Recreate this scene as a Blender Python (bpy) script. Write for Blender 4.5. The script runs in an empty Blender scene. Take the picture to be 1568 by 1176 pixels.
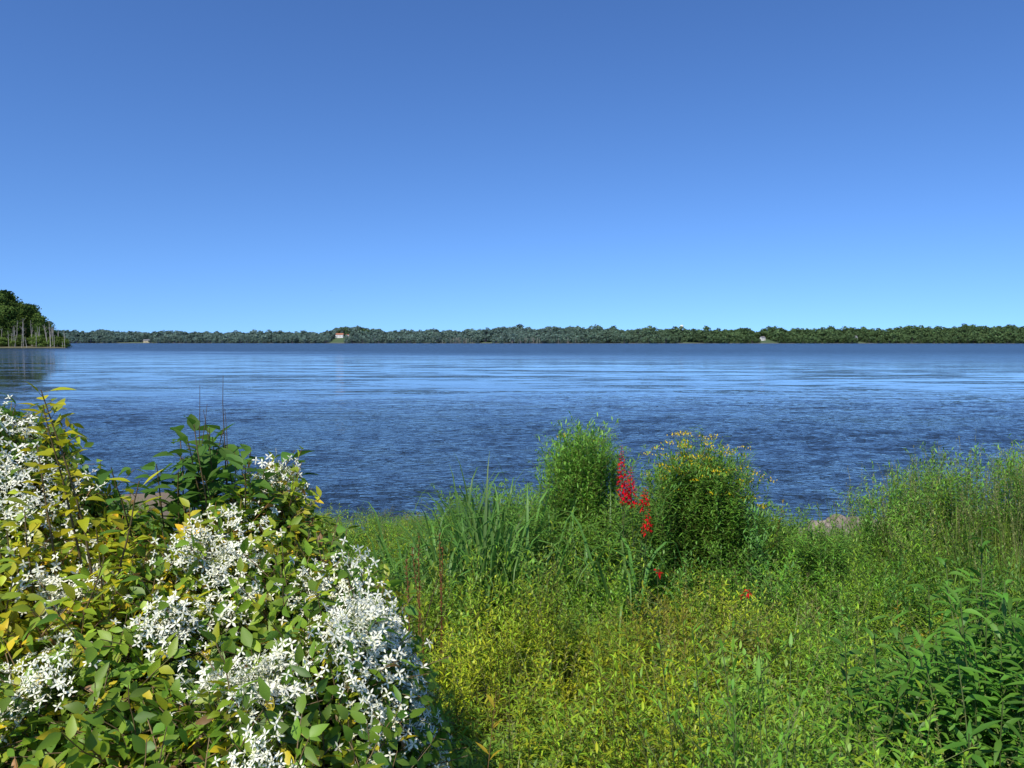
import bpy, math, random
from mathutils import Vector, Matrix, noise, Euler
R = random.Random(7)
sc = bpy.context.scene
V = Vector
def nz(x, y, s=1.0, o=0.0): return noise.noise(V((x*s+o, y*s-o*1.7, o*0.37)))
def sst(a, b, t):
    t = max(0, min(1, (t-a)/(b-a))); return t*t*(3-2*t)
def lerp(a, b, t): return a+(b-a)*t
def pw(pts, t):
    if t <= pts[0][0]: return pts[0][1]
    for (a, va), (b, vb) in zip(pts, pts[1:]):
        if t <= b: return va+(vb-va)*(t-a)/(b-a)
    return pts[-1][1]

# ------------------------------------------------------------ materials
def newmat(name):
    m = bpy.data.materials.new(name); m.use_nodes = True
    nt = m.node_tree; nt.nodes.clear()
    out = nt.nodes.new('ShaderNodeOutputMaterial')
    return m, nt, out
def N(nt, t, **kw):
    n = nt.nodes.new(t)
    for k, v in kw.items(): setattr(n, k, v)
    return n
def foliage_mat(name, tinted=True, transl=0.42, gloss=0.03, rough=0.5, gain=1.0):
    m, nt, out = newmat(name); L = nt.links
    a = N(nt, 'ShaderNodeAttribute', attribute_name='Col')
    col = a.outputs['Color']
    if tinted:
        b = N(nt, 'ShaderNodeAttribute', attribute_name='tint'); b.attribute_type = 'INSTANCER'
        mx = N(nt, 'ShaderNodeMix', data_type='RGBA', blend_type='MULTIPLY'); mx.inputs[0].default_value = 1
        L.new(col, mx.inputs[6]); L.new(b.outputs['Color'], mx.inputs[7]); col = mx.outputs[2]
    if gain != 1:
        mg = N(nt, 'ShaderNodeMix', data_type='RGBA', blend_type='MULTIPLY'); mg.inputs[0].default_value = 1
        L.new(col, mg.inputs[6]); mg.inputs[7].default_value = (gain, gain, gain, 1); col = mg.outputs[2]
    d = N(nt, 'ShaderNodeBsdfDiffuse'); t = N(nt, 'ShaderNodeBsdfTranslucent'); g = N(nt, 'ShaderNodeBsdfGlossy')
    g.inputs['Roughness'].default_value = rough
    L.new(col, d.inputs['Color']); L.new(col, t.inputs['Color'])
    s1 = N(nt, 'ShaderNodeMixShader'); s1.inputs[0].default_value = transl
    L.new(d.outputs[0], s1.inputs[1]); L.new(t.outputs[0], s1.inputs[2])
    last = s1
    if gloss:
        s2 = N(nt, 'ShaderNodeMixShader'); s2.inputs[0].default_value = gloss
        L.new(s1.outputs[0], s2.inputs[1]); L.new(g.outputs[0], s2.inputs[2]); last = s2
    L.new(last.outputs[0], out.inputs[0]); return m
M_FOL = foliage_mat('foliage_tinted', gain=1.9)
M_FOLD = foliage_mat('foliage_plain', tinted=False, gain=1.4)
M_PET = foliage_mat('petals', tinted=False, transl=0.22, gloss=0.0)
M_TREE = foliage_mat('tree_foliage', transl=0.15, gloss=0.0, gain=1.5)
def plain(name, c, rough=0.8, var=0.25, scale=3.0, bump=0.0):
    m, nt, out = newmat(name); L = nt.links
    p = N(nt, 'ShaderNodeBsdfPrincipled'); p.inputs['Roughness'].default_value = rough
    tc = N(nt, 'ShaderNodeTexCoord'); n = N(nt, 'ShaderNodeTexNoise'); n.inputs['Scale'].default_value = scale; n.inputs['Detail'].default_value = 5
    L.new(tc.outputs['Object'], n.inputs['Vector'])
    r = N(nt, 'ShaderNodeValToRGB')
    r.color_ramp.elements[0].position = .3; r.color_ramp.elements[1].position = .7
    r.color_ramp.elements[0].color = (*[k*(1-var) for k in c], 1); r.color_ramp.elements[1].color = (*[min(1, k*(1+var)) for k in c], 1)
    L.new(n.outputs['Fac'], r.inputs[0]); L.new(r.outputs[0], p.inputs['Base Color'])
    if bump:
        b = N(nt, 'ShaderNodeBump'); b.inputs['Distance'].default_value = bump; L.new(n.outputs['Fac'], b.inputs['Height']); L.new(b.outputs[0], p.inputs['Normal'])
    L.new(p.outputs[0], out.inputs[0]); return m

# ------------------------------------------------------------ mesh builder
class B:
    def __init__(s): s.v = []; s.f = []; s.c = []; s.m = []
    def add(s, vs, fs, col, mi=0):
        o = len(s.v); s.v += [tuple(p) for p in vs]; s.c += [(*col, 1)]*len(vs)
        for f in fs: s.f.append([i+o for i in f]); s.m.append(mi)
    def obj(s, name, mats, coll=None, smooth=True):
        me = bpy.data.meshes.new(name); me.from_pydata(s.v, [], s.f)
        a = me.color_attributes.new('Col', 'FLOAT_COLOR', 'POINT')
        a.data.foreach_set('color', [k for c in s.c for k in c])
        for m in mats: me.materials.append(m)
        me.polygons.foreach_set('material_index', s.m)
        me.polygons.foreach_set('use_smooth', [smooth]*len(me.polygons)); me.update()
        ob = bpy.data.objects.new(name, me)
        (coll or sc.collection).objects.link(ob); return ob
def jit(c, a=0.2):
    k = 1+R.uniform(-a, a); return (c[0]*k*(1+R.uniform(-a, a)*.5), c[1]*k, c[2]*k*(1+R.uniform(-a, a)*.5))
def leaf(b, p, d, L, W, col, n=3, droop=.3, fold=.25, up=None, mi=0, peak=.42, twist=0.0):
    d = V(d).normalized(); u = V(up) if up else V((0, 0, 1))
    s = d.cross(u)
    if s.length < .05: s = d.cross(V((1, 0, 0)))
    s.normalize(); nr = s.cross(d)
    if twist:
        q = Matrix.Rotation(twist, 3, d); s = q @ s; nr = q @ nr
    vs = [V(p)]; fs = []
    for i in range(1, n):
        t = i/n
        w = W*.5*(t/peak if t < peak else ((1-t)/(1-peak)))**.7
        c = V(p)+d*L*t - V((0, 0, 1))*droop*L*t*t
        vs += [c-s*w+nr*fold*w, c, c+s*w+nr*fold*w]
    vs.append(V(p)+d*L-V((0, 0, 1))*droop*L)
    fs += [(0, 2, 1), (0, 3, 2)]
    for i in range(n-2):
        a = 1+3*i; e = a+3
        fs += [(a, a+1, e+1, e), (a+1, a+2, e+2, e+1)]
    a = 1+3*(n-2); t = len(vs)-1
    fs += [(a, a+1, t), (a+1, a+2, t)]
    b.add(vs, fs, col, mi)
def tube(b, pts, r0, r1, col, k=3, mi=0):
    vs = []; fs = []; n = len(pts)
    for i, p in enumerate(pts):
        d = (V(pts[min(i+1, n-1)])-V(pts[max(i-1, 0)])).normalized()
        s = d.cross(V((.31, .95, .1))).normalized(); q = d.cross(s)
        r = lerp(r0, r1, i/(n-1))
        for j in range(k):
            a = 2*math.pi*j/k; vs.append(V(p)+s*r*math.cos(a)+q*r*math.sin(a))
    for i in range(n-1):
        for j in range(k):
            fs.append((i*k+j, i*k+(j+1) % k, (i+1)*k+(j+1) % k, (i+1)*k+j))
    b.add(vs, fs, col, mi)
def curve(p, d, L, n=5, wob=.06, grav=0.0):
    pts = [V(p)]; d = V(d).normalized()
    for i in range(n):
        d = (d+V((R.uniform(-wob, wob), R.uniform(-wob, wob), -grav))).normalized()
        pts.append(pts[-1]+d*L/n)
    return pts
def at(pts, t):
    x = t*(len(pts)-1); i = min(int(x), len(pts)-2); return pts[i].lerp(pts[i+1], x-i), (pts[i+1]-pts[i]).normalized()
def sph(el, az): return V((math.cos(el)*math.cos(az), math.cos(el)*math.sin(az), math.sin(el)))

def tcoll(name): return bpy.data.collections.new(name)
def scatter(name, coll, pts):
    """pts: (x,y,z, rx,ry,rz, sxy,sz, idx, (r,g,b))"""
    me = bpy.data.meshes.new(name); me.from_pydata([p[:3] for p in pts], [], [])
    for an, ty, f in (('rot', 'FLOAT_VECTOR', lambda p: p[3:6]), ('scl', 'FLOAT_VECTOR', lambda p: (p[6], p[6], p[7]))):
        a = me.attributes.new(an, ty, 'POINT'); a.data.foreach_set('vector', [k for p in pts for k in f(p)])
    a = me.attributes.new('idx', 'INT', 'POINT'); a.data.foreach_set('value', [p[8] for p in pts])
    a = me.attributes.new('tint', 'FLOAT_COLOR', 'POINT'); a.data.foreach_set('color', [k for p in pts for k in (*p[9], 1)])
    ob = bpy.data.objects.new(name, me); sc.collection.objects.link(ob)
    g = bpy.data.node_groups.new(name+'_gn', 'GeometryNodeTree')
    g.interface.new_socket('Geometry', in_out='INPUT', socket_type='NodeSocketGeometry')
    g.interface.new_socket('Geometry', in_out='OUTPUT', socket_type='NodeSocketGeometry')
    gi = g.nodes.new('NodeGroupInput'); go = g.nodes.new('NodeGroupOutput')
    ci = g.nodes.new('GeometryNodeCollectionInfo'); ci.inputs['Collection'].default_value = coll
    ci.inputs['Separate Children'].default_value = True; ci.inputs['Reset Children'].default_value = True
    ip = g.nodes.new('GeometryNodeInstanceOnPoints'); ip.inputs['Pick Instance'].default_value = True
    def na(n, t):
        x = g.nodes.new('GeometryNodeInputNamedAttribute'); x.data_type = t; x.inputs['Name'].default_value = n
        return [o for o in x.outputs if o.enabled and o.name == 'Attribute'][0]
    er = g.nodes.new('FunctionNodeEulerToRotation')
    L = g.links
    L.new(gi.outputs[0], ip.inputs['Points']); L.new(ci.outputs[0], ip.inputs['Instance'])
    L.new(na('idx', 'INT'), ip.inputs['Instance Index'])
    L.new(na('rot', 'FLOAT_VECTOR'), er.inputs[0]); L.new(er.outputs[0], ip.inputs['Rotation'])
    L.new(na('scl', 'FLOAT_VECTOR'), ip.inputs['Scale'])
    L.new(ip.outputs[0], go.inputs[0])
    md = ob.modifiers.new('scatter', 'NODES'); md.node_group = g
    return ob

# ------------------------------------------------------------ terrain (near)
CAMZ = 3.5
def shore(x):
    return 14.6 + 0.8*nz(x, 0, .25, 3) + 3.8*sst(-5.5, -8.0, x) + 1.5*sst(8, 14, x)
def gz(x, y):
    s = shore(x)
    t = y/s*14.6
    h = pw([(-60, 2.3), (0, 1.85), (1.2, 1.7), (3, 1.25), (8, .78), (12, .35), (14.6, 0.0), (17, -.4), (24, -1.5), (60, -3)], t)
    h += .15*math.exp(-((x-5)/2.2)**2-((y-8)/2.2)**2)
    h += .05*nz(x, y, .9, 1)+.03*nz(x, y, 2.7, 5)
    return h
def grid(name, xs, ys, f, mat, smooth=True):
    v = [(x, y, f(x, y)) for y in ys for x in xs]; nx = len(xs)
    fa = [(j*nx+i, j*nx+i+1, (j+1)*nx+i+1, (j+1)*nx+i) for j in range(len(ys)-1) for i in range(nx-1)]
    me = bpy.data.meshes.new(name); me.from_pydata(v, [], fa); me.materials.append(mat)
    me.polygons.foreach_set('use_smooth', [smooth]*len(fa)); me.update()
    ob = bpy.data.objects.new(name, me); sc.collection.objects.link(ob); return ob
def rng(a, b, n): return [a+(b-a)*i/n for i in range(n+1)]

m, nt, out = newmat('bank_soil'); L = nt.links
p = N(nt, 'ShaderNodeBsdfPrincipled'); p.inputs['Roughness'].default_value = .95
geo = N(nt, 'ShaderNodeNewGeometry'); sep = N(nt, 'ShaderNodeSeparateXYZ'); L.new(geo.outputs['Position'], sep.inputs[0])
n1 = N(nt, 'ShaderNodeTexNoise'); n1.inputs['Scale'].default_value = 6; n1.inputs['Detail'].default_value = 8; L.new(geo.outputs['Position'], n1.inputs['Vector'])
r1 = N(nt, 'ShaderNodeValToRGB'); r1.color_ramp.elements[0].color = (.02, .022, .007, 1); r1.color_ramp.elements[1].color = (.07, .08, .022, 1)
r1.color_ramp.elements[0].position = .35; r1.color_ramp.elements[1].position = .7
L.new(n1.outputs['Fac'], r1.inputs[0])
mr = N(nt, 'ShaderNodeMapRange'); mr.inputs['From Min'].default_value = .30; mr.inputs['From Max'].default_value = .2; L.new(sep.outputs['Z'], mr.inputs['Value'])
mx = N(nt, 'ShaderNodeMix', data_type='RGBA'); L.new(mr.outputs[0], mx.inputs[0]); L.new(r1.outputs[0], mx.inputs[6]); mx.inputs[7].default_value = (.2, .145, .085, 1)
L.new(mx.outputs[2], p.inputs['Base Color']); L.new(p.outputs[0], out.inputs[0])
M_SOIL = m
xs = [-90, -70, -50, -35]+rng(-26, 26, 130)+[35, 50, 70, 90]
ys = [-60, -40, -20, -10, -5]+rng(-2, 24, 90)+[30, 45, 60]
grid('ground', xs, ys, gz, M_SOIL)

# ------------------------------------------------------------ water
m, nt, out = newmat('river_water'); L = nt.links
geo = N(nt, 'ShaderNodeNewGeometry'); pos = geo.outputs['Position']
sep = N(nt, 'ShaderNodeSeparateXYZ'); L.new(pos, sep.inputs[0])
def mapn(scale, detail, rough=.5, rot=0, dist=0):
    mp = N(nt, 'ShaderNodeMapping'); mp.inputs['Scale'].default_value = scale; mp.inputs['Rotation'].default_value = (0, 0, rot)
    L.new(pos, mp.inputs['Vector'])
    n = N(nt, 'ShaderNodeTexNoise'); n.inputs['Scale'].default_value = 1; n.inputs['Detail'].default_value = detail
    n.inputs['Roughness'].default_value = rough; n.inputs['Distortion'].default_value = dist
    L.new(mp.outputs[0], n.inputs['Vector']); return n.outputs['Fac']
def M(op, a, b=None, c=None, clamp=False):
    n = N(nt, 'ShaderNodeMath', operation=op); n.use_clamp = clamp
    for i, x in enumerate((a, b, c)):
        if x is None: continue
        if isinstance(x, (int, float)): n.inputs[i].default_value = x
        else: L.new(x, n.inputs[i])
    return n.outputs[0]
def MR(x, a, b, c=0, d=1, st='SMOOTHSTEP'):
    n = N(nt, 'ShaderNodeMapRange'); n.interpolation_type = st
    L.new(x, n.inputs['Value'])
    for k, vv in (('From Min', a), ('From Max', b), ('To Min', c), ('To Max', d)): n.inputs[k].default_value = vv
    return n.outputs[0]
X, Y = sep.outputs['X'], sep.outputs['Y']
big = mapn((.006, .03, 1), 3, .55)
mid = mapn((.035, .17, 1), 4, .6, .05)
fin = mapn((.18, .8, 1), 4, .65, -.04)
far = M('ADD', M('MULTIPLY', X, .75), Y)
far = M('ADD', far, M('MULTIPLY', M('SUBTRACT', big, .5), 160))
calm_far = MR(far, 260, 120)
near_ = M('ADD', M('ADD', Y, M('MULTIPLY', X, -.10)), M('MULTIPLY', M('SUBTRACT', mid, .5), 34))
calm_near = MR(near_, 32, 54)
streak = MR(M('ADD', M('MULTIPLY', mid, .5), M('MULTIPLY', fin, .5)), .58, .47)
calm = M('MULTIPLY', M('MULTIPLY', calm_far, calm_near), M('ADD', M('MULTIPLY', streak, .8), .2))
streak2 = MR(mid, .56, .70)
calm = M('MAXIMUM', calm, M('MULTIPLY', M('MULTIPLY', streak2, .4), calm_near))
rip = mapn((3.2, 4.4, 1), 3, .55, .25, .3)
rip2 = mapn((.95, 1.5, 1), 2, .5, -.2, .3)
rip3 = mapn((.15, .42, 1), 2, .5, .1)
nearw = MR(Y, 28, 52)       # real wave geometry replaces these nearby
h = M('ADD', M('MULTIPLY', rip, .26), M('MULTIPLY', nearw, M('ADD', M('MULTIPLY', rip2, .95), M('MULTIPLY', rip3, 1.3))))
gust = MR(mapn((.07, .22, 1), 3, .6, .1), .3, .7, .55, 1.25)
bp = N(nt, 'ShaderNodeBump'); bp.inputs['Distance'].default_value = .5
amp = M('MULTIPLY', M('POWER', M('SUBTRACT', 1.0, M('MULTIPLY', calm, .96)), 1.7), gust)
L.new(h, bp.inputs['Height']); L.new(amp, bp.inputs['Strength'])
p = N(nt, 'ShaderNodeBsdfPrincipled')
p.inputs['IOR'].default_value = 1.33
cm = N(nt, 'ShaderNodeMix', data_type='RGBA'); L.new(calm, cm.inputs[0]); cm.inputs[6].default_value = (.016, .026, .036, 1); cm.inputs[7].default_value = (.05, .065, .075, 1)
L.new(cm.outputs[2], p.inputs['Base Color'])
ro = MR(Y, 40, 300, .05, .26)
L.new(M('MULTIPLY', ro, MR(calm, 0, 1, 1, .6)), p.inputs['Roughness'])
L.new(bp.outputs[0], p.inputs['Normal'])
L.new(p.outputs[0], out.inputs[0])
M_WATER = m
def ridge(n): return 1-abs(n)*2
def wave(x, y):
    f = lerp(.12, 1, sst(60, 32, y))*sst(80, 70, y)*sst(64, 52, abs(x))*sst(10, 13, y)
    if f <= 0: return 0.0
    u = x*.97+y*.22; v = y*.97-x*.22
    g = .8+.7*nz(x*.5, y, .12, 40)
    w = .055*ridge(noise.noise(V((u*.55, v*.85, 3.1))))+.028*ridge(noise.noise(V((u*1.3+7, v*1.9, 9.2))))+.05*noise.noise(V((u*.14, v*.33, 1.3)))
    w += .012*noise.noise(V((u*3.1, v*4.2, 5.5)))
    return (w-.03)*f*g
wy = [6, 10]; y = 12.0
while y < 80: wy.append(y); y += max(.11, .0055*y)
wy += [82, 100, 400, 1200, 3500]
grid('water', [-5000, -1000, -200, -66]+rng(-60, 60, 620)+[66, 200, 1000, 5000], wy, wave, M_WATER)

# ------------------------------------------------------------ far shore
def fshore(x): return 1640-.16*x+45*nz(x, 0, .004, 9)+14*nz(x, 0, .02, 2)
def fz(x, y):
    t = y-fshore(x)
    if t < 0: return max(-6, t*.1)
    amp = 10+4*nz(x, 0, .004, 4)+7*math.exp(-((x-60)/200)**2)+ 12*math.exp(-((x+372)/50)**2) + 5*sst(300, 800, x)
    return .4+amp*sst(0, 130, t)+3*nz(x, y, .01, 3)*sst(0, 60, t)+sst(150, 3000, t)*3
m, nt, out = newmat('far_land'); L = nt.links
p = N(nt, 'ShaderNodeBsdfPrincipled'); p.inputs['Roughness'].default_value = 1
geo = N(nt, 'ShaderNodeNewGeometry'); sep = N(nt, 'ShaderNodeSeparateXYZ'); L.new(geo.outputs['Position'], sep.inputs[0])
mr = N(nt, 'ShaderNodeMapRange'); mr.inputs['From Min'].default_value = .5; mr.inputs['From Max'].default_value = 1.2; L.new(sep.outputs['Z'], mr.inputs['Value'])
mx = N(nt, 'ShaderNodeMix', data_type='RGBA'); L.new(mr.outputs[0], mx.inputs[0]); mx.inputs[6].default_value = (.16, .14, .10, 1); mx.inputs[7].default_value = (.06, .10, .04, 1)
L.new(mx.outputs[2], p.inputs['Base Color']); L.new(p.outputs[0], out.inputs[0])
grid('far_shore_ground', rng(-2400, 2400, 160), [1250, 1350]+rng(1400, 2000, 60)+[2200, 3000, 5000, 9000], fz, m)

BARK = (.09, .075, .055)
def tree_template(name, coll, H, nleaf, ls, seed, col=(.055, .085, .022), wide=.5, low=.25, round_=False):
    R.seed(seed); b = B()
    tr = curve((0, 0, -.3), (0, 0, 1), H*(.66 if round_ else .8), 6, .06); tube(b, tr, H*.018, H*.005, BARK, 5)
    lobes = []
    for i in range(13):
        t = R.uniform(low, .98); p0, _ = at(tr, t)
        az = R.uniform(0, 6.283); r = H*wide*.42*((1.25*math.sin(math.pi*min(1, .25+t*.62))) if round_ else (1.1-t*.75))
        e = p0+V((math.cos(az)*r, math.sin(az)*r, H*R.uniform(.03, .12)))
        tube(b, [p0, p0.lerp(e, .5)+V((0, 0, .02*H)), e], H*.008, H*.003, BARK, 3)
        lobes.append((e, H*R.uniform(.12, .19)))
    lobes.append((tr[-1]+V((0, 0, H*.08)), H*(.2 if round_ else .13)))
    for i in range(nleaf):
        c, r = R.choice(lobes); n = V((R.gauss(0, 1), R.gauss(0, 1), R.gauss(.25, 1))).normalized()
        p0 = c+V((n.x, n.y, n.z*.8))*r*R.uniform(.7, 1.12)
        nn = (n+V((R.gauss(0, .5), R.gauss(0, .5), R.gauss(0, .5)))).normalized()
        s = nn.cross(V((.2, .3, .9))).normalized(); q = nn.cross(s); a = ls*R.uniform(.6, 1.4)
        b.add([p0-s*a, p0-q*a*.7+nn*a*.2, p0+s*a, p0+q*a*.8-nn*a*.2], [(0, 1, 2, 3)], jit(col, .3))
    return b.obj(name, [M_TREE], coll, smooth=False)
TF = tcoll('far_tree_variants')
for i in range(5): tree_template('broadleaf_crown_%s' % 'abcde'[i], TF, 16, 460, .9, 50+i, wide=[.65, .75, .85, .7, .6][i], low=.12, round_=True)
houses = [(-375, 60), (-822, 22), (680, 12), (505, 55)]
R.seed(3); pts = []
for row in range(11):
    x = -1500
    while x < 1500:
        x += R.uniform(3.5, 9)
        off = 4+row*13+R.uniform(-6, 6); y = fshore(x)+off
        if any(abs(x-hx) < 13+ho*.12 and off < ho+16 for hx, ho in houses): continue
        if nz(x, 0, .01, 6) > .33 and row < 2: continue
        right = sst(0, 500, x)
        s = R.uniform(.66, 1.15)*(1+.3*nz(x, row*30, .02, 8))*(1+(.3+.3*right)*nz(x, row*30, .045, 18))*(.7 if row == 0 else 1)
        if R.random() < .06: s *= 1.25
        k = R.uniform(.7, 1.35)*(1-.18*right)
        tint = (k*(1.15+.35*(1-right)), k*(1.2+.25*(1-right)), k*(1.8+2.7*(1-right)))  # aerial haze painted into the tree tint, bluer towards the left
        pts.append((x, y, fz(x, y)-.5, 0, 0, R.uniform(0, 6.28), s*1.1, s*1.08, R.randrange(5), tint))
for dx, dz in ((-6, 1.45), (4, 1.3), (38, 1.45), (46, 1.2), (31, 1.1), (60, .9), (-16, .8)):
    y = fshore(-372)+84+R.uniform(-3, 6); x = -372+dx
    pts.append((x, y, fz(x, y)-.5, 0, 0, R.uniform(0, 6), dz, dz, R.randrange(5), (1, 1, 1.4)))  # slight blue tint here is painted haze too
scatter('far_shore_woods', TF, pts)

M_DEAD = plain('dead_wood', (.36, .33, .28), var=.2)
b = B(); R.seed(8)
for cx, n, w in ((-135, 34, 36), (-100, 16, 25), (30, 30, 34), (60, 12, 20), (110, 9, 20)):
    for i in range(n):
        x = cx+R.uniform(-w, w); y = fshore(x)+R.uniform(-1, 6); hgt = R.uniform(6, 13)
        tube(b, curve((x, y, -.3), (R.uniform(-.08, .08), 0, 1), hgt, 3, .03), .4, .2, (1, 1, 1), 4)
b.obj('dead_trees', [M_DEAD])

# ------------------------------------------------------------ houses
M_WALL = plain('white_siding', (.72, .70, .66), var=.06); M_WALL2 = plain('tan_siding', (.45, .40, .26), var=.1)
M_ROOFR = plain('terracotta_roof', (.33, .13, .07), var=.2); M_ROOFG = plain('grey_roof', (.16, .16, .17), var=.2)
M_GLASS = plain('window_glass', (.03, .04, .05), rough=.15, var=.1); M_TRIM = plain('brick', (.28, .13, .09))
def mesh_obj(name, v, f, mat, par):
    me = bpy.data.meshes.new(name); me.from_pydata(v, [], f); me.materials.append(mat); me.update()
    o = bpy.data.objects.new(name, me); sc.collection.objects.link(o); o.parent = par; return o
def boxv(x0, x1, y0, y1, z0, z1):
    return [(x, y, z) for z in (z0, z1) for y in (y0, y1) for x in (x0, x1)], [(0, 1, 3, 2)[::-1], (4, 5, 7, 6), (0, 1, 5, 4), (2, 3, 7, 6)[::-1], (0, 2, 6, 4)[::-1], (1, 3, 7, 5)]
def house(name, x, y, z, w, d, h, rh, wall, roof, rot=0, storeys=2):
    e = bpy.data.objects.new(name, None); sc.collection.objects.link(e); e.location = (x, y, z); e.rotation_euler = (0, 0, rot)
    v, f = boxv(-w/2, w/2, -d/2, d/2, -2, h); v += [(-w/2, 0, h+rh), (w/2, 0, h+rh)]
    f += [(4, 8, 6), (5, 7, 9)]; mesh_obj('walls', v, f, wall, e)
    o = .5; t = .25
    for s, nm in ((-1, 'roof_front'), (1, 'roof_back')):
        y1 = s*(d/2+o); z1 = h-o*rh/(d/2)
        v = [(-w/2-o, y1, z1+.05), (w/2+o, y1, z1+.05), (w/2+o, s*.01, h+rh+.05), (-w/2-o, s*.01, h+rh+.05)]
        v += [(a, b_, c+t) for a, b_, c in v]
        mesh_obj(nm, v, [(0, 1, 2, 3), (4, 5, 6, 7), (0, 1, 5, 4), (1, 2, 6, 5), (2, 3, 7, 6), (3, 0, 4, 7)], roof, e)
    nw = max(2, int(w/3)); wv = []; wf = []
    for st in range(storeys):
        for i in range(nw):
            cx = -w/2+(i+.5)*w/nw
            if st == 0 and i == nw//2: continue
            vv, ff = boxv(cx-.55, cx+.55, -d/2-.06, -d/2-.01, 1+st*2.9, 2.5+st*2.9); o_ = len(wv); wv += vv; wf += [tuple(k+o_ for k in q) for q in ff]
    mesh_obj('windows', wv, wf, M_GLASS, e)
    cx = -w/2+(nw//2+.5)*w/nw; vv, ff = boxv(cx-.5, cx+.5, -d/2-.08, -d/2-.01, 0, 2.2); mesh_obj('door', vv, ff, M_TRIM, e)
    vv, ff = boxv(w*.3, w*.3+.9, .4, 1.3, h, h+rh+1.2); mesh_obj('chimney', vv, ff, M_TRIM, e)
def hpos(x, off): y = fshore(x)+off; return x, y, fz(x, y)
x, y, z = hpos(-383, 74); house('hilltop_house', x, y, z, 17, 9, 5.6, 3, M_WALL, M_ROOFR)
x, y, z = hpos(-364, 76); house('hilltop_house', x, y, z, 10, 8, 3.4, 2.2, M_WALL, M_ROOFR, storeys=1)
x, y, z = hpos(-822, 22); house('tan_house', x, y, z, 16, 9, 4.4, 2.4, M_WALL2, M_ROOFG)
x, y, z = hpos(680, 40); house('white_house', x, y, z+2, 11, 8, 5.6, 3, M_WALL, M_ROOFG)
x, y, z = hpos(505, 55); house('white_house', x, y, z, 8, 8, 5, 2.6, M_WALL, M_ROOFG, rot=.3)
e = bpy.data.objects.new('water_tower', None); sc.collection.objects.link(e); x, y = 372, fshore(372)+180; e.location = (x, y, fz(x, y)+1)
b = B(); tube(b, [V((0, 0, -2)), V((0, 0, 22))], 1.3, 1.3, (1, 1, 1), 10); o = b.obj('stem', [M_WALL]); o.parent = e
b = B(); prof = [(0, 20), (1.4, 21), (3.6, 23.2), (4.1, 25), (3.5, 26.8), (1.8, 27.8), (0.01, 28)]
vs = []; fs = []
for r, zz in prof:
    for j in range(16): a = j*math.pi/8; vs.append((r*math.cos(a), r*math.sin(a), zz))
for i in range(len(prof)-1):
    for j in range(16): fs.append((i*16+j, i*16+(j+1) % 16, (i+1)*16+(j+1) % 16, (i+1)*16+j))
b.add(vs, fs, (1, 1, 1)); o = b.obj('tank', [M_WALL]); o.parent = e

# ------------------------------------------------------------ wooded point (left)
SK = .59
def px_(x, y): return x+(y-434)*SK
def pz(x, y):
    e = min((-238-px_(x, y))/12, (y-(432+10*nz(x, 0, .03, 2)))/10, (620-y)/20)
    return -2+2.6*sst(-.5, .6, e)+2.5*sst(.5, 4, e)+.3*nz(x, y, .1, 1)
M_PT = plain('point_ground', (.11, .10, .045), scale=.2)
grid('wooded_point_ground', rng(-620, -220, 80), rng(415, 640, 50), pz, M_PT)
TN = tcoll('point_tree_variants')
for i in range(4): tree_template('shore_tree_%s' % 'abcd'[i], TN, 20, 1900, .45, 90+i, col=(.055, .09, .02), wide=[.55, .65, .5, .6][i], low=.12)
R.seed(12); pts = []
while len(pts) < 190:
    y = R.uniform(446, 590); u = R.uniform(-440, -243); x = u-(y-434)*SK
    hh = pw([(-480, 1.6), (-274, 1.6), (-266, 1.36), (-258, 1.05), (-250, .66), (-243, .35)], u)*R.uniform(.8, 1.06)*(.8 if y < 456 else 1)
    k = R.uniform(.65, 1.2); pts.append((x, y, pz(x, y)-.2, 0, 0, R.uniform(0, 6), hh*.9, hh, R.randrange(4), (k, k, k)))
for i in range(220):
    y = R.uniform(437, 450); x = R.uniform(-480, -243)-(y-434)*SK; hh = R.uniform(.14, .36); k = R.uniform(1, 1.9)
    pts.append((x, y, pz(x, y)-.2-hh*3, 0, 0, R.uniform(0, 6), hh*1.7, hh*1.1, R.randrange(4), (k*1.1, k, k)))
scatter('point_woods', TN, pts)
b = B()
for i in range(40):
    x = R.uniform(-280, -241); y = R.uniform(434, 444); hg = R.uniform(5, 16)*(1.1 if x < -250 else .75)
    tr = curve((x-(y-434)*SK, y, -.3), (R.uniform(-.12, .12), 0, 1), hg, 5, .04); tube(b, tr, .22, .08, (1, 1, 1), 4)
    for k in range(4):
        q, _ = at(tr, R.uniform(.5, .95)); tube(b, curve(q, (R.uniform(-1, 1), R.uniform(-.5, .5), .8), hg*.14, 2, .1), .07, .03, (1, 1, 1), 3)
b.obj('dead_trees', [M_DEAD])

# ------------------------------------------------------------ bird
b = B(); BC = (.05, .05, .05)
tube(b, [V((-.28, 0, 0)), V((-.15, 0, .01)), V((0, 0, .02)), V((.15, 0, .03)), V((.27, 0, .05))], .03, .04, BC, 6)
for s in (-1, 1):
    b.add([(.1, .03*s, .04), (.12, .3*s, .16), (.02, .62*s, .12), (-.05, .3*s, .15), (-.1, .03*s, .04)], [(0, 1, 3, 4), (1, 2, 3)], BC)
b.add([(-.25, .0, 0), (-.42, .08, 0), (-.42, -.08, 0)], [(0, 1, 2)], BC)
o = b.obj('flying_bird', [M_PET]); o.location = (-34, 150, 13); o.rotation_euler = (0.3, 0, 1.8)

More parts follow.
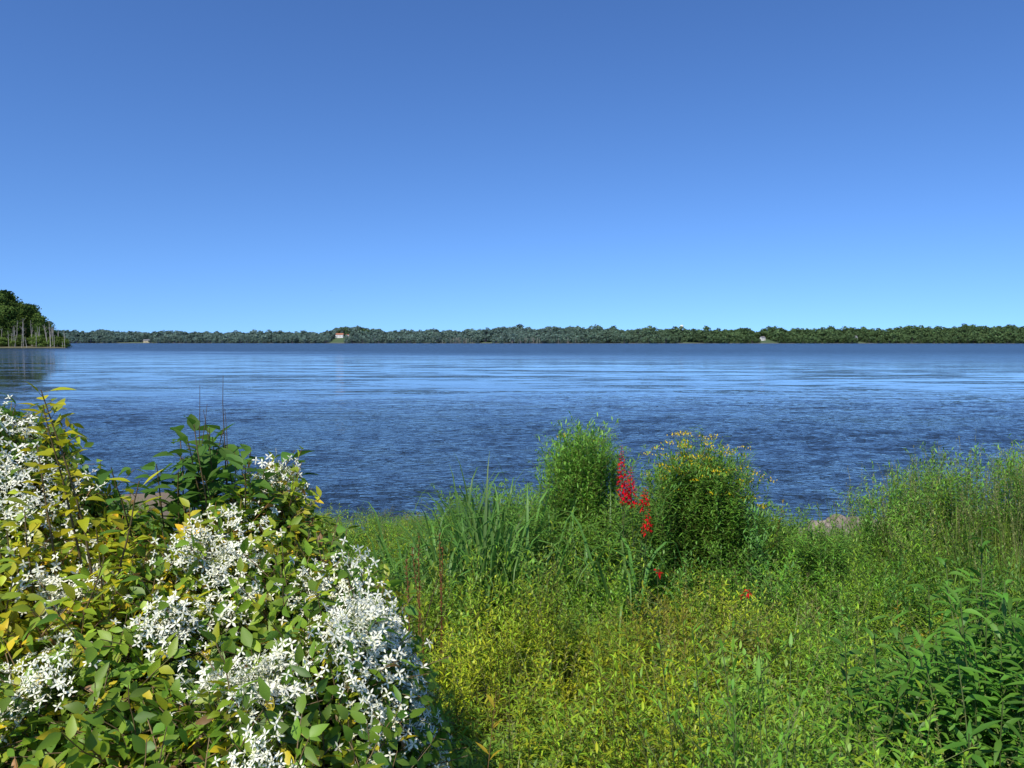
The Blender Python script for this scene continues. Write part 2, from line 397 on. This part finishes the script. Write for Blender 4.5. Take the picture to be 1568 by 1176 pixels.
# ------------------------------------------------------------ shoreline rocks
M_ROCK = plain('rock', (.22, .18, .14), var=.5, scale=5, bump=.08)
b = B(); R.seed(21)
import bmesh
def rock(cx, cy, r):
    bm = bmesh.new(); bmesh.ops.create_icosphere(bm, subdivisions=3, radius=1); sd = R.uniform(0, 50)
    sx, sy, sz = R.uniform(.8, 1.3), R.uniform(.8, 1.2), R.uniform(.55, .8)
    vs = [V((v.co.x*sx, v.co.y*sy, v.co.z*sz))*r*(1+.5*noise.noise(v.co*1.1+V((sd, 0, 0)))+.12*noise.noise(v.co*3.5+V((0, sd, 0)))) for v in bm.verts]
    fs = [[v.index for v in f.verts] for f in bm.faces]; bm.free()
    z = max(gz(cx, cy), -.1); b.add([v+V((cx, cy, z+r*.3)) for v in vs], fs, (1, 1, 1))
for i in range(30): 
    x = R.uniform(4.9, 6.6); rock(x, shore(x)-R.uniform(-.3, 3.0), R.uniform(.14, .34))
for i in range(10):
    x = R.uniform(8.5, 12.5); rock(x, shore(x)-R.uniform(-.2, .8), R.uniform(.12, .26))
b.obj('shoreline_rocks', [M_ROCK], smooth=False)

# ------------------------------------------------------------ plant templates
G1 = (.125, .20, .014); G2 = (.172, .21, .011); STM = (.12, .12, .03)
def leafy_stem(b, p, H, ll, lw, col, dens=55, branches=5, lean=.12, el=.7, bl=9):
    st = curve(p, (R.uniform(-lean, lean), R.uniform(-lean, lean), 1), H, 6, .07)
    tube(b, st, .0028, .0012, jit(STM, .3))
    for i in range(dens):
        t = .15+.85*(i+R.random())/dens; q, d = at(st, t); az = i*2.4+R.uniform(-.4, .4)
        e = el+R.uniform(-.35, .35)+.5*(t > .93)
        leaf(b, q, sph(e, az), ll*R.uniform(.6, 1.15)*(1.1-.4*t), lw*R.uniform(.7, 1.2), jit(col, .28), 3, R.uniform(0, .45))
    for k in range(branches):
        t = R.uniform(.45, .92); q, d = at(st, t); az = R.uniform(0, 6.28)
        br = curve(q, sph(R.uniform(.6, 1.1), az), H*R.uniform(.14, .26), 3, .08)
        tube(b, br, .0016, .0008, STM)
        for i in range(bl):
            q2, _ = at(br, (i+1)/bl); leaf(b, q2, sph(el+R.uniform(-.4, .4), i*2.4), ll*R.uniform(.5, .85), lw*.85, jit(col, .28), 3, .2)
    return st
TM = tcoll('meadow_variants')
for k in range(6):
    R.seed(200+k); b = B(); c = [G1, G2, G1, (.10, .17, .022), G2, G1][k]
    for i in range(6):
        a = R.uniform(0, 6.28); r = R.uniform(0, .13)
        st = leafy_stem(b, (r*math.cos(a), r*math.sin(a), -.05), R.uniform(.5, 1.08), [.07, .075, .055, .08, .065, .07][k], [.012, .013, .010, .017, .011, .012][k], c, 38, 3)
        for j in range(5):
            q, _ = at(st, R.uniform(.1, .45)); leaf(b, q, sph(R.uniform(-.6, .2), R.uniform(0, 6)), .06, .010, jit((.12, .07, .025), .3), 3, .6)
    b.obj('meadow_forb_%s' % 'abcdef'[k], [M_FOL], TM)
TG = tcoll('grass_variants')
for k in range(4):
    R.seed(300+k); b = B()
    for i in range(50):
        a = R.uniform(0, 6.28); r = R.uniform(0, .13); az = R.uniform(0, 6.28)
        c = jit([(.13, .19, .03), (.11, .18, .025), (.17, .19, .05), (.10, .18, .025)][k], .3)
        leaf(b, (r*math.cos(a), r*math.sin(a), -.03), sph(R.uniform(1.1, 1.5), az), R.uniform(.5, 1.05), R.uniform(.008, .014), c, 6, R.uniform(.05, .45), .2, up=sph(.2, az), peak=.3)
    for i in range(4):
        az = R.uniform(0, 6.28); st = curve((R.uniform(-.1, .1), R.uniform(-.1, .1), 0), sph(1.35, az), R.uniform(.85, 1.1), 5, .06)
        tube(b, st, .0018, .0008, (.14, .15, .05))
        for j in range(20):
            q, d = at(st, 1-j*.011); leaf(b, q, sph(R.uniform(.4, 1.2), R.uniform(0, 6.28)), .024, .006, jit((.18, .18, .06), .25), 3, .1)
    b.obj('grass_tuft_%s' % 'abcd'[k], [M_FOL], TG)
TR = tcoll('reed_variants')
for k in range(3):
    R.seed(400+k); b = B()
    for i in range(13):
        az = R.uniform(0, 6.28); e = R.uniform(1.0, 1.5); Ln = R.uniform(.7, 1.35)
        p0 = V((R.uniform(-.1, .1), R.uniform(-.1, .1), 0)); c = jit((.06, .125, .022), .3)
        s = V((-math.sin(az), math.cos(az), 0))
        n = 9; vs = []; q = V(p0); kink = R.uniform(.35, .8)
        ang = e
        for j in range(n+1):
            t = j/n; w = .019*(1-t**2.2)*(.7+.5*t if t < .4 else .9)+.0008
            vs += [q-s*w+V((0, 0, w*.35)), q, q+s*w+V((0, 0, w*.35))]
            if t > kink: ang -= R.uniform(.2, .75)
            else: ang -= .05
            q = q+sph(max(ang, -1.2), az)*Ln/n
        fs = []
        for j in range(n):
            o_ = j*3; fs += [(o_, o_+1, o_+4, o_+3), (o_+1, o_+2, o_+5, o_+4)]
        b.add(vs, fs, c)
    b.obj('reed_clump_%s' % 'abc'[k], [M_FOL], TR)
TY = tcoll('goldenrod_variants')
for k in range(3):
    R.seed(500+k); b = B()
    for i in range(4):
        st = leafy_stem(b, (R.uniform(-.1, .1), R.uniform(-.1, .1), -.05), R.uniform(1.45, 1.75), .12, .021, (.08, .165, .020), 66, 6, .07, .5, 8)
        tip = st[-1]
        if k < 2 and (k == 1 or i < 2):
            for j in range(20):
                q = tip+V((R.gauss(0, .03), R.gauss(0, .03), R.uniform(-.01, .03)))
                leaf(b, q, sph(R.uniform(.3, 1.4), R.uniform(0, 6.28)), .022, .014, jit((.62, .46, .02), .2), 3, 0, mi=1)
    b.obj('goldenrod_%s' % 'abc'[k], [M_FOL, M_PET], TY)

# ------------------------------------------------------------ clematis mound
XR = [(1.2, -.2), (1.6, -.14), (1.95, -.05), (2.15, -.09), (2.4, -.22), (2.6, -.40), (3.0, -.60), (3.3, -.78), (3.6, -1.0)]
def ztop(x, y):
    z = 2.06+.32*min(y, 2.3)+.26*(min(max(y, 2.3), 3.0)-2.3)
    z += .20*math.exp(-((x+1.75)/.33)**2-((y-2.55)/.5)**2)
    z -= .26*math.exp(-((x+1.28)/.26)**2-((y-3.0)/.6)**2)
    z += .05*math.exp(-((x+.83)/.14)**2-((y-2.9)/.2)**2)
    z += .09*nz(x, y, 3.1, 4)+.09*nz(x, y, 7, 2)
    return z
def mound(x, y):
    e = min(pw(XR, y)-x, (3.3-y)*.9, (y-.9)*1.3, (x+4.2))
    if e <= 0: return None
    k = min(1, e/.28)**.55
    g = gz(x, y); return g+(ztop(x, y)-g)*k
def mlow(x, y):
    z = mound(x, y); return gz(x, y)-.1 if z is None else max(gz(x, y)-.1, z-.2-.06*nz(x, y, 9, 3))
M_GAPSHADE = plain('leaf_gap_shade', (.03, .033, .010), rough=1, var=.6, scale=25, bump=.05)  # dark colour paints the shade seen between clematis leaves
grid('clematis_shade_sheet', rng(-4.3, 0.0, 110), rng(.8, 3.5, 80), mlow, M_GAPSHADE)  # added solid sheet below the leaves, carries the painted gap shade
TL = tcoll('clematis_leaf_variants')
for k in range(5):
    R.seed(600+k); b = B()
    for s in range(3):
        az = R.uniform(0, 6.28); tw = curve((0, 0, -.03), sph(R.uniform(.2, .9), az), R.uniform(.10, .18), 4, .2)
        tube(b, tw, .0018, .001, (.14, .10, .05))
        for i in range(6):
            q, d = at(tw, (i+1)/6); a2 = az+(1 if i % 2 else -1)*R.uniform(.6, 1.5)
            c = jit([(.08, .145, .013), (.105, .17, .013), (.17, .20, .013), (.07, .13, .013), (.13, .19, .013)][k], .3)
            if R.random() < .05: c = jit((.34, .28, .015), .15)
            if R.random() < .02: c = jit((.14, .08, .03), .2)
            leaf(b, q, sph(R.uniform(-.4, .7), a2), R.uniform(.028, .052), R.uniform(.015, .026), c, 5, R.uniform(0, .5), .25, peak=.35, twist=R.uniform(-.6, .6))
    b.obj('clematis_leaves_%s' % 'abcde'[k], [M_FOL], TL)
TC = tcoll('clematis_flower_variants')
for k in range(4):
    R.seed(700+k); b = B()
    for i in range(15):
        n = V((R.gauss(0, .4), R.gauss(0, .4), 1)).normalized()
        c = V((R.gauss(0, .036), R.gauss(0, .030), R.uniform(-.015, .030)))
        tube(b, [V((0, 0, -.07)), c*.6+V((0, 0, -.02)), c], .0009, .0007, (.13, .17, .04), 3)
        s = n.cross(V((1, .2, 0))).normalized(); q = n.cross(s); a0 = R.uniform(0, 6.28); fr = R.uniform(.012, .0175); cup = R.uniform(-.15, .4)
        for j in range(4):
            a = a0+j*1.5708+R.uniform(-.12, .12); d = (s*math.cos(a)+q*math.sin(a))+n*cup
            leaf(b, c, d, fr, fr*.36, jit((.94, .92, .76), .02), 4, R.uniform(-.1, .35), .15, up=tuple(n), mi=1, peak=.55)
        for j in range(8):
            a = R.uniform(0, 6.28); d = (s*math.cos(a)+q*math.sin(a))*.7+n
            leaf(b, c, d, fr*.55, .0013, (.9, .88, .6), 3, 0, 0, mi=1)
    b.obj('clematis_flowers_%s' % 'abcd'[k], [M_FOL, M_PET], TC)
R.seed(77)
def nrm_tilt(x, y):
    e = .05; z0 = mound(x, y); zx = mound(x+e, y) or z0-.1; zy = mound(x, y+e) or z0-.1
    n = V((-(zx-z0)/e, -(zy-z0)/e, 1)); n.x = max(-1.5, min(1.5, n.x)); n.y = max(-1.5, min(1.5, n.y)); return n.normalized()
def rot_to(n, spin):
    q = V((0, 0, 1)).rotation_difference(n) @ Euler((0, 0, spin)).to_quaternion(); return tuple(q.to_euler())
pts = []
while len(pts) < 4600:
    x = R.uniform(-4.1, -.03) if R.random() < .25 else R.uniform(-2.1, -.03); y = R.uniform(1.0, 3.28); z = mound(x, y)
    if z is None: continue
    n = nrm_tilt(x, y); n = (n+V((R.gauss(0, .35), R.gauss(0, .35), 0))).normalized()
    yel = .7*sst(.0, .4, nz(x, y, 1.6, 11))+1.1*math.exp(-((x+1.4)/.28)**2-((y-2.3)/.4)**2)
    k = R.uniform(.7, 1.25); tint = (k*(1.05+.8*yel), k*(1.05+.35*yel), k)
    dz = R.uniform(0, .2)
    s = R.uniform(.8, 1.3); pts.append((x, y, z-dz*.9+.025, *rot_to(n, R.uniform(0, 6.28)), s, s, R.randrange(5), tint))
scatter('clematis_foliage', TL, pts)
FC = [(-.826, 2.22, .09), (-.826, 2.22, .09), (-.42, 2.11, .11), (-.42, 2.11, .11), (-.853, 1.985, .08), (-.84, 2.47, .09), (-.296, 1.96, .08), (-1.10, 1.78, .05), (-.677, 1.817, .05), (-1.175, 2.33, .06),
      (-1.247, 2.16, .05), (-.827, 2.93, .12), (-.80, 2.95, .11), (-.70, 2.9, .08), (-.866, 2.75, .09), (-.33, 2.19, .07), (-.21, 2.08, .07), (-.56, 2.245, .05), (-1.5, 2.4, .08), (-1.55, 2.6, .1), (-1.72, 2.6, .12), (-.334, 1.82, .05), (-.145, 1.88, .04),
      (-.55, 1.74, .05), (-.95, 2.35, .04), (-.5, 1.55, .04), (-.4, 2.0, .07), (-2.3, 2.3, .3), (-3, 2.2, .3)]
pts = []; tries = 0
while len(pts) < 335 and tries < 20000:
    tries += 1
    cx, cy, cr = R.choice(FC); x = cx+R.gauss(0, cr*.62); y = cy+R.gauss(0, cr*.75); z = mound(x, y)
    if z is None: continue
    n = nrm_tilt(x, y); n = (n*1+V((R.gauss(0, .25)-.2, R.gauss(0, .25)-.45, 0))).normalized()
    s = R.uniform(.8, 1.2); pts.append((x, y, z+.055+R.uniform(-.04, .06), *rot_to(n, R.uniform(0, 6.28)), s, s, R.randrange(4), (1, 1, 1)))
while len(pts) < 395:
    x = R.uniform(-2.0, -.1); y = R.uniform(1.3, 3.1); z = mound(x, y)
    if z is None: continue
    s = R.uniform(.5, .9); pts.append((x, y, z+.04, *rot_to(nrm_tilt(x, y), R.uniform(0, 6.28)), s, s, R.randrange(4), (1, 1, 1)))
scatter('clematis_flowers', TC, pts)

R.seed(31)
def shoot(name, p, d, H, ll, lw, col, n, r=.004, bare=.2):
    b = B(); st = curve(p, d, H, 7, .09); tube(b, st, r, r*.4, (.14, .10, .04), 5)
    for i in range(n):
        t = bare+(1-bare)*(i+.5)/n; q, dd = at(st, t); az = i*2.4+R.uniform(-.5, .5)
        dr = sph(R.uniform(-.1, .9), az); q2 = q+dr*.02; tube(b, [q, q.lerp(q2, .5), q2], .001, .001, (.14, .14, .04))
        leaf(b, q2, dr, ll*R.uniform(.6, 1.15), lw*R.uniform(.8, 1.15), jit(col, .25), 6, R.uniform(0, .5), .3, peak=.38, twist=R.uniform(-.5, .5))
    return b.obj(name, [M_FOLD])
YG = (.32, .31, .012); DG = (.065, .14, .018)
shoot('yellow_leaved_vine', (-1.20, 2.25, 2.80), (.0, 0, 1), .58, .065, .034, YG, 30)
shoot('yellow_leaved_vine', (-1.24, 2.27, 2.83), (-.1, 0, 1), .50, .065, .034, YG, 26)
shoot('yellow_leaved_vine', (-1.30, 2.25, 2.75), (-.08, .0, 1), .46, .065, .034, YG, 22)
shoot('yellow_leaved_vine', (-1.12, 2.2, 2.7), (.1, .0, 1), .42, .065, .034, YG, 18)
shoot('yellow_leaved_vine', (-1.42, 2.2, 2.75), (-.15, .0, 1), .33, .065, .034, (.22, .27, .03), 18)
for i in range(12):
    shoot('yellow_leaved_vine', (R.uniform(-1.5, -1.12), R.uniform(1.95, 2.3), R.uniform(2.5, 2.65)), (R.uniform(-.3, .3), .0, 1), R.uniform(.3, .46), .06, .030, R.choice((YG, YG, (.18, .25, .02))), 15)
for i in range(22):
    x = R.uniform(-1.30, -.88); y = R.uniform(2.6, 3.0)
    shoot('broadleaf_vine', (x, y, 2.69), (R.uniform(-.3, .35), R.uniform(-.2, .2), 1), R.uniform(.38, .54)*(1.0 if -1.25 < x < -.95 else .88), .10, .050, DG, 16)
b = B()
for i in range(5):
    tube(b, curve((-1.10+R.uniform(-.07, .07), 2.85, 2.8), (R.uniform(-.12, .12), 0, 1), R.uniform(.45, .62), 6, .07), .004, .001, (.12, .08, .05), 4)
b.obj('dry_stalks', [M_FOLD])
b = B()
for (x, y, z, dx, H) in ((-.95, 4.0, 1.9, .6, 1.1), (-.8, 4.4, 1.6, .5, 1.2), (-.5, 4.4, 1.5, -.05, 1.0), (-.55, 5, 1.5, .02, .9)):
    tube(b, curve((x, y, z-.6), (dx, 0, 1), H, 8, .1), .005, .002, (.10, .06, .04), 4)
b.obj('bramble_canes', [M_FOLD])
b = B()
for i in range(5):
    x = -.52+R.uniform(-.12, .12); y = 4.9+R.uniform(-.3, .3); st = curve((x, y, gz(x, y)), (R.uniform(-.08, .08), 0, 1), R.uniform(1.05, 1.35), 6, .04)
    tube(b, st, .005, .002, (.22, .10, .04), 4)
    for j in range(70):
        q, d = at(st, R.uniform(.5, 1)); leaf(b, q, sph(R.uniform(.2, 1.2), R.uniform(0, 6.28)), .025, .01, jit((.24, .10, .035), .3), 3, .1)
b.obj('dock_seed_stalks', [M_FOLD])

# ------------------------------------------------------------ meadow scatter
R.seed(99); pm = []; pg = []
def inmound(x, y): return mound(x, y) is not None
def gap(x, y): return y > 9.3 and .30 < x/y < .46
def rand_meadow(x, y):
    h = .76+.3*nz(x, y, .8, 2)+.36*nz(x, y, 2.5, 7)
    h *= lerp(1, .62, sst(8.5, 13.5, y))
    h *= 1+.42*math.exp(-((x-1.2)/1.3)**2-((y-7.6)/1.2)**2)
    if x > 2.2 and y > 9: h *= .8
    if gap(x, y): h *= .6
    if x > 3.6 and 6 < y < 9.5: h *= 1.35
    if -1.2 < x < .5 and 6.2 < y < 8.3: h *= .85
    yel = math.exp(-((x-.6)/1.2)**2-((y-4.6)/2.0)**2)
    k = R.uniform(.72, 1.25)*(1+.4*nz(x, y, 1.1, 21))
    deep = sst(.2, -.25, nz(x, y, .55, 33)); deep = max(deep, .8*sst(.2, .42, x/y))
    tint = (k*(1.0+.55*yel-.30*deep), k*(1.1+.3*yel-.10*deep), k*(1+.3*deep))
    if R.random() < .04: tint = (k*1.4, k*.9, k*1.2)
    if R.random() < .08 and not gap(x, y) and y < 8: h *= 1.3
    pm.append((x, y, gz(x, y), R.gauss(0, .12), R.gauss(0, .12), R.uniform(0, 6.28), R.uniform(.9, 1.25), max(.3, h*R.uniform(.7, 1.15)), R.randrange(6), tint))
n = 0
while n < 3300:
    y = 1.5+13*R.random()**1.2; w = .76*y+1.5; x = R.uniform(-w, w)
    if y > shore(x)-.15: continue
    if inmound(x, y) and x < -.25: continue
    if 4.7 < x < 6.8 and y > shore(x)-2.6: continue
    if x < -5.5 and y > 14.3: continue
    n += 1; rand_meadow(x, y)
for i in range(140): rand_meadow(R.uniform(-.3, 1.4), R.uniform(1.3, 2.7))
scatter('meadow_plants', TM, pm)
n = 0
while n < 900:
    u = R.random()
    if u < .5: x = R.uniform(3.6, 9.5); y = R.uniform(5.5, 10.5); hh = 1.0+.35*sst(3.6, 4.6, x)*sst(10.5, 8.5, y)
    elif u < .8: y = R.uniform(10, 14.5); x = R.uniform(-10, 11); hh = .5
    else: y = R.uniform(2.5, 10); x = R.uniform(-.7*y, .7*y); hh = .7
    if y > shore(x)-.1 or inmound(x, y) or (4.7 < x < 6.8 and y > shore(x)-1.6) or (x < -5 and y > 14.3): continue
    if y > 9.5: hh = min(hh, .62)
    if gap(x, y): hh = .36
    n += 1; k = R.uniform(.75, 1.15); s = hh*R.uniform(.8, 1.15)
    pg.append((x, y, gz(x, y), R.gauss(0, .08), R.gauss(0, .08), R.uniform(0, 6.28), R.uniform(.9, 1.2), s, R.randrange(4), (k, k, k)))
scatter('tall_grass', TG, pg)
pr = []
for i in range(82):
    x = R.gauss(-.15, .48); y = R.uniform(6.3, 8.2)
    s = R.uniform(.98, 1.38)*(1 if x > -.6 else .8); k = R.uniform(.8, 1.35)
    pr.append((x, y, gz(x, y), 0, 0, R.uniform(0, 6.28), 1, s, R.randrange(3), (k, k, k)))
scatter('reeds', TR, pr)
pg2 = []
def gr(x, y, s, idx, k, tilt=.04): pg2.append((x, y, gz(x, y), R.gauss(0, tilt), R.gauss(0, tilt), R.uniform(0, 6.28), .85, s, idx, (k, k, k)))
for i in range(42):
    x = .71+max(-.29, min(.29, R.gauss(0, .19))); y = 8.1+R.gauss(0, .2)
    s = (1.15-.9*(abs(x-.71))**1.4)*R.uniform(.86, 1.02); gr(x, y, s, 2, R.uniform(1.1, 1.5), .03)
gr(.72, 8.0, 1.1, 0, 1.2); gr(.8, 8.2, 1.08, 0, 1.2)
for i in range(60):
    x = max(1.42, min(2.18, 1.80+R.gauss(0, .24))); y = 7.5+R.gauss(0, .2)
    s = (1.04-.5*(abs(x-1.75))**1.6)*R.uniform(.87, 1.02); gr(x, y, s, R.choice((0, 1, 2)), R.uniform(.85, 1.25), .03)
for i in range(80):
    x = R.uniform(.0, 3.0); gr(x, R.uniform(6.9, 9), R.uniform(.60, .80)*(1 if x < 2.1 else .75), 2, R.uniform(.9, 1.35), .08)
for i in range(16):
    gr(R.uniform(-.8, .3), R.uniform(8.2, 9), R.uniform(.62, .78), 2, R.uniform(.9, 1.35), .08)
for i in range(105):
    x = R.uniform(3.9, 8.5); y = R.uniform(7.0, 9.2); gr(x, y, R.uniform(.70, .98)*lerp(.76, 1, sst(3.9, 4.7, x)), 2, R.uniform(.9, 1.4), .08)
scatter('goldenrod', TY, pg2)

RED = (.62, .008, .02)
def cardinal(x, y, top, Ls, lean=0.0):
    b = B(); z0 = gz(x, y); H = top-z0
    st = curve((x, y, z0), (lean, 0, 1), H, 7, .03); tube(b, st, .005, .002, (.10, .12, .04), 5)
    for i in range(30):
        q, d = at(st, .2+.55*i/30); leaf(b, q, sph(.4, i*2.4), .10, .025, jit((.08, .15, .03)), 4, .3)
    nf = int(Ls/.009)
    for i in range(nf):
        t = 1-(Ls/H)*i/nf; q, d = at(st, t); az = i*2.4; o = sph(.5, az); q2 = q+o*.022*(.5+i/nf)
        tube(b, [q, q.lerp(q2, .5), q2], .0015, .002, (.3, .01, .02))
        sz = .025*(.35+1.0*min(1, i/nf*2))
        for j in range(5):
            leaf(b, q2, sph(R.uniform(-.9, .9), az+R.uniform(-1.1, 1.1)), sz*R.uniform(.8, 1.2), sz*.42, jit(RED, .25), 3, .3, mi=1)
    b.obj('cardinal_flower', [M_FOLD, M_PET])
R.seed(55)
for a in ((.97, 6.6, 2.62, .46, .0), (1.02, 6.6, 2.44, .34, .02), (.94, 6.6, 2.38, .26, -.02), (1.06, 6.4, 2.12, .2, 0.01), (1.04, 5.5, 1.90, .04, 0), (1.42, 5.0, 1.92, .05, .1), (1.04, 6.5, 2.30, .2, .02)):
    cardinal(*a)

TB = tcoll('leafy_bush_variants')
for k in range(3):
    R.seed(800+k); b = B()
    for i in range(4):
        st = curve((R.uniform(-.06, .06), R.uniform(-.06, .06), 0), (R.uniform(-.2, .2), R.uniform(-.2, .2), 1), R.uniform(.8, 1.1), 6, .08)
        tube(b, st, .005, .002, (.10, .13, .04), 5)
        for j in range(34):
            q, d = at(st, .25+.75*(j+.5)/34); leaf(b, q, sph(R.uniform(.0, .9), j*2.4), R.uniform(.07, .13), R.uniform(.018, .028), jit((.065, .155, .016), .28), 5, R.uniform(.1, .6), .3, peak=.35, twist=R.uniform(-.4, .4))
    b.obj('leafy_bush_stem_%s' % 'abc'[k], [M_FOL], TB)
pb = []
for i in range(70):
    x = 1.95+R.gauss(0, .25); y = 2.75+R.gauss(0, .35); x = max(1.45, x); z = gz(x, y)
    top = 2.52+.3*min(1, (x-1.4)/.45)-.06*abs(R.gauss(0, 1)); s = max(.5, (top-z)/1.05)*R.uniform(.65, 1); k = R.uniform(.7, 1.2)
    pb.append((x, y, z, R.gauss(0, .1), R.gauss(0, .1), R.uniform(0, 6.28), 1, s, R.randrange(3), (k, k, k)))
for i in range(26):
    x = R.uniform(1.8, 3.2); y = R.uniform(1.8, 3.6); k = R.uniform(.75, 1.1)
    pb.append((x, y, gz(x, y), 0, 0, R.uniform(0, 6.28), 1, R.uniform(.8, 1.1), R.randrange(3), (k, k, k)))
scatter('leafy_bush', TB, pb)

# ------------------------------------------------------------ light, sky, camera
SD = V((-.32, -.60, .80)).normalized()
w = bpy.data.worlds.new('World'); sc.world = w; w.use_nodes = True; nt = w.node_tree; L = nt.links
sky = nt.nodes.new('ShaderNodeTexSky'); sky.sky_type = 'NISHITA'; sky.sun_disc = False
sky.sun_elevation = math.asin(SD.z); sky.sun_rotation = math.atan2(SD.x, SD.y)
sky.air_density = 1.0; sky.dust_density = .3; sky.ozone_density = 2.4
tc = N(nt, 'ShaderNodeTexCoord'); sp = N(nt, 'ShaderNodeSeparateXYZ'); cb = N(nt, 'ShaderNodeCombineXYZ'); L.new(tc.outputs['Generated'], sp.inputs[0])
zz = N(nt, 'ShaderNodeMath', operation='ABSOLUTE'); L.new(sp.outputs['Z'], zz.inputs[0])
z2 = N(nt, 'ShaderNodeMath', operation='MULTIPLY_ADD'); z2.inputs[1].default_value = 1.05; z2.inputs[2].default_value = .12; L.new(zz.outputs[0], z2.inputs[0])
L.new(sp.outputs['X'], cb.inputs['X']); L.new(sp.outputs['Y'], cb.inputs['Y']); L.new(z2.outputs[0], cb.inputs['Z'])
vn = N(nt, 'ShaderNodeVectorMath', operation='NORMALIZE'); L.new(cb.outputs[0], vn.inputs[0]); L.new(vn.outputs[0], sky.inputs['Vector'])
tm = N(nt, 'ShaderNodeMix', data_type='RGBA', blend_type='MULTIPLY'); tm.inputs[0].default_value = 1; tm.inputs[7].default_value = (.78, .98, 1.22, 1)
L.new(sky.outputs[0], tm.inputs[6])
gm = N(nt, 'ShaderNodeGamma'); gm.inputs['Gamma'].default_value = 1.25; L.new(tm.outputs[2], gm.inputs['Color'])
L.new(gm.outputs[0], nt.nodes['Background'].inputs[0])
nt.nodes['Background'].inputs[1].default_value = .093
sl = bpy.data.lights.new('sun', 'SUN'); sl.energy = 5; sl.angle = math.radians(.5); sl.color = (1, .95, .84)
so = bpy.data.objects.new('sun', sl); sc.collection.objects.link(so); so.rotation_euler = SD.to_track_quat('Z', 'Y').to_euler()
cam = bpy.data.cameras.new('camera'); co = bpy.data.objects.new('camera', cam); sc.collection.objects.link(co)
co.location = (0, 0, CAMZ); co.rotation_euler = (math.radians(90-3.05), 0, 0); cam.lens = 28; cam.sensor_width = 36
cam.clip_start = .05; cam.clip_end = 20000; sc.camera = co
sc.view_settings.view_transform = 'Standard'; sc.view_settings.look = 'None'; sc.view_settings.exposure = 0
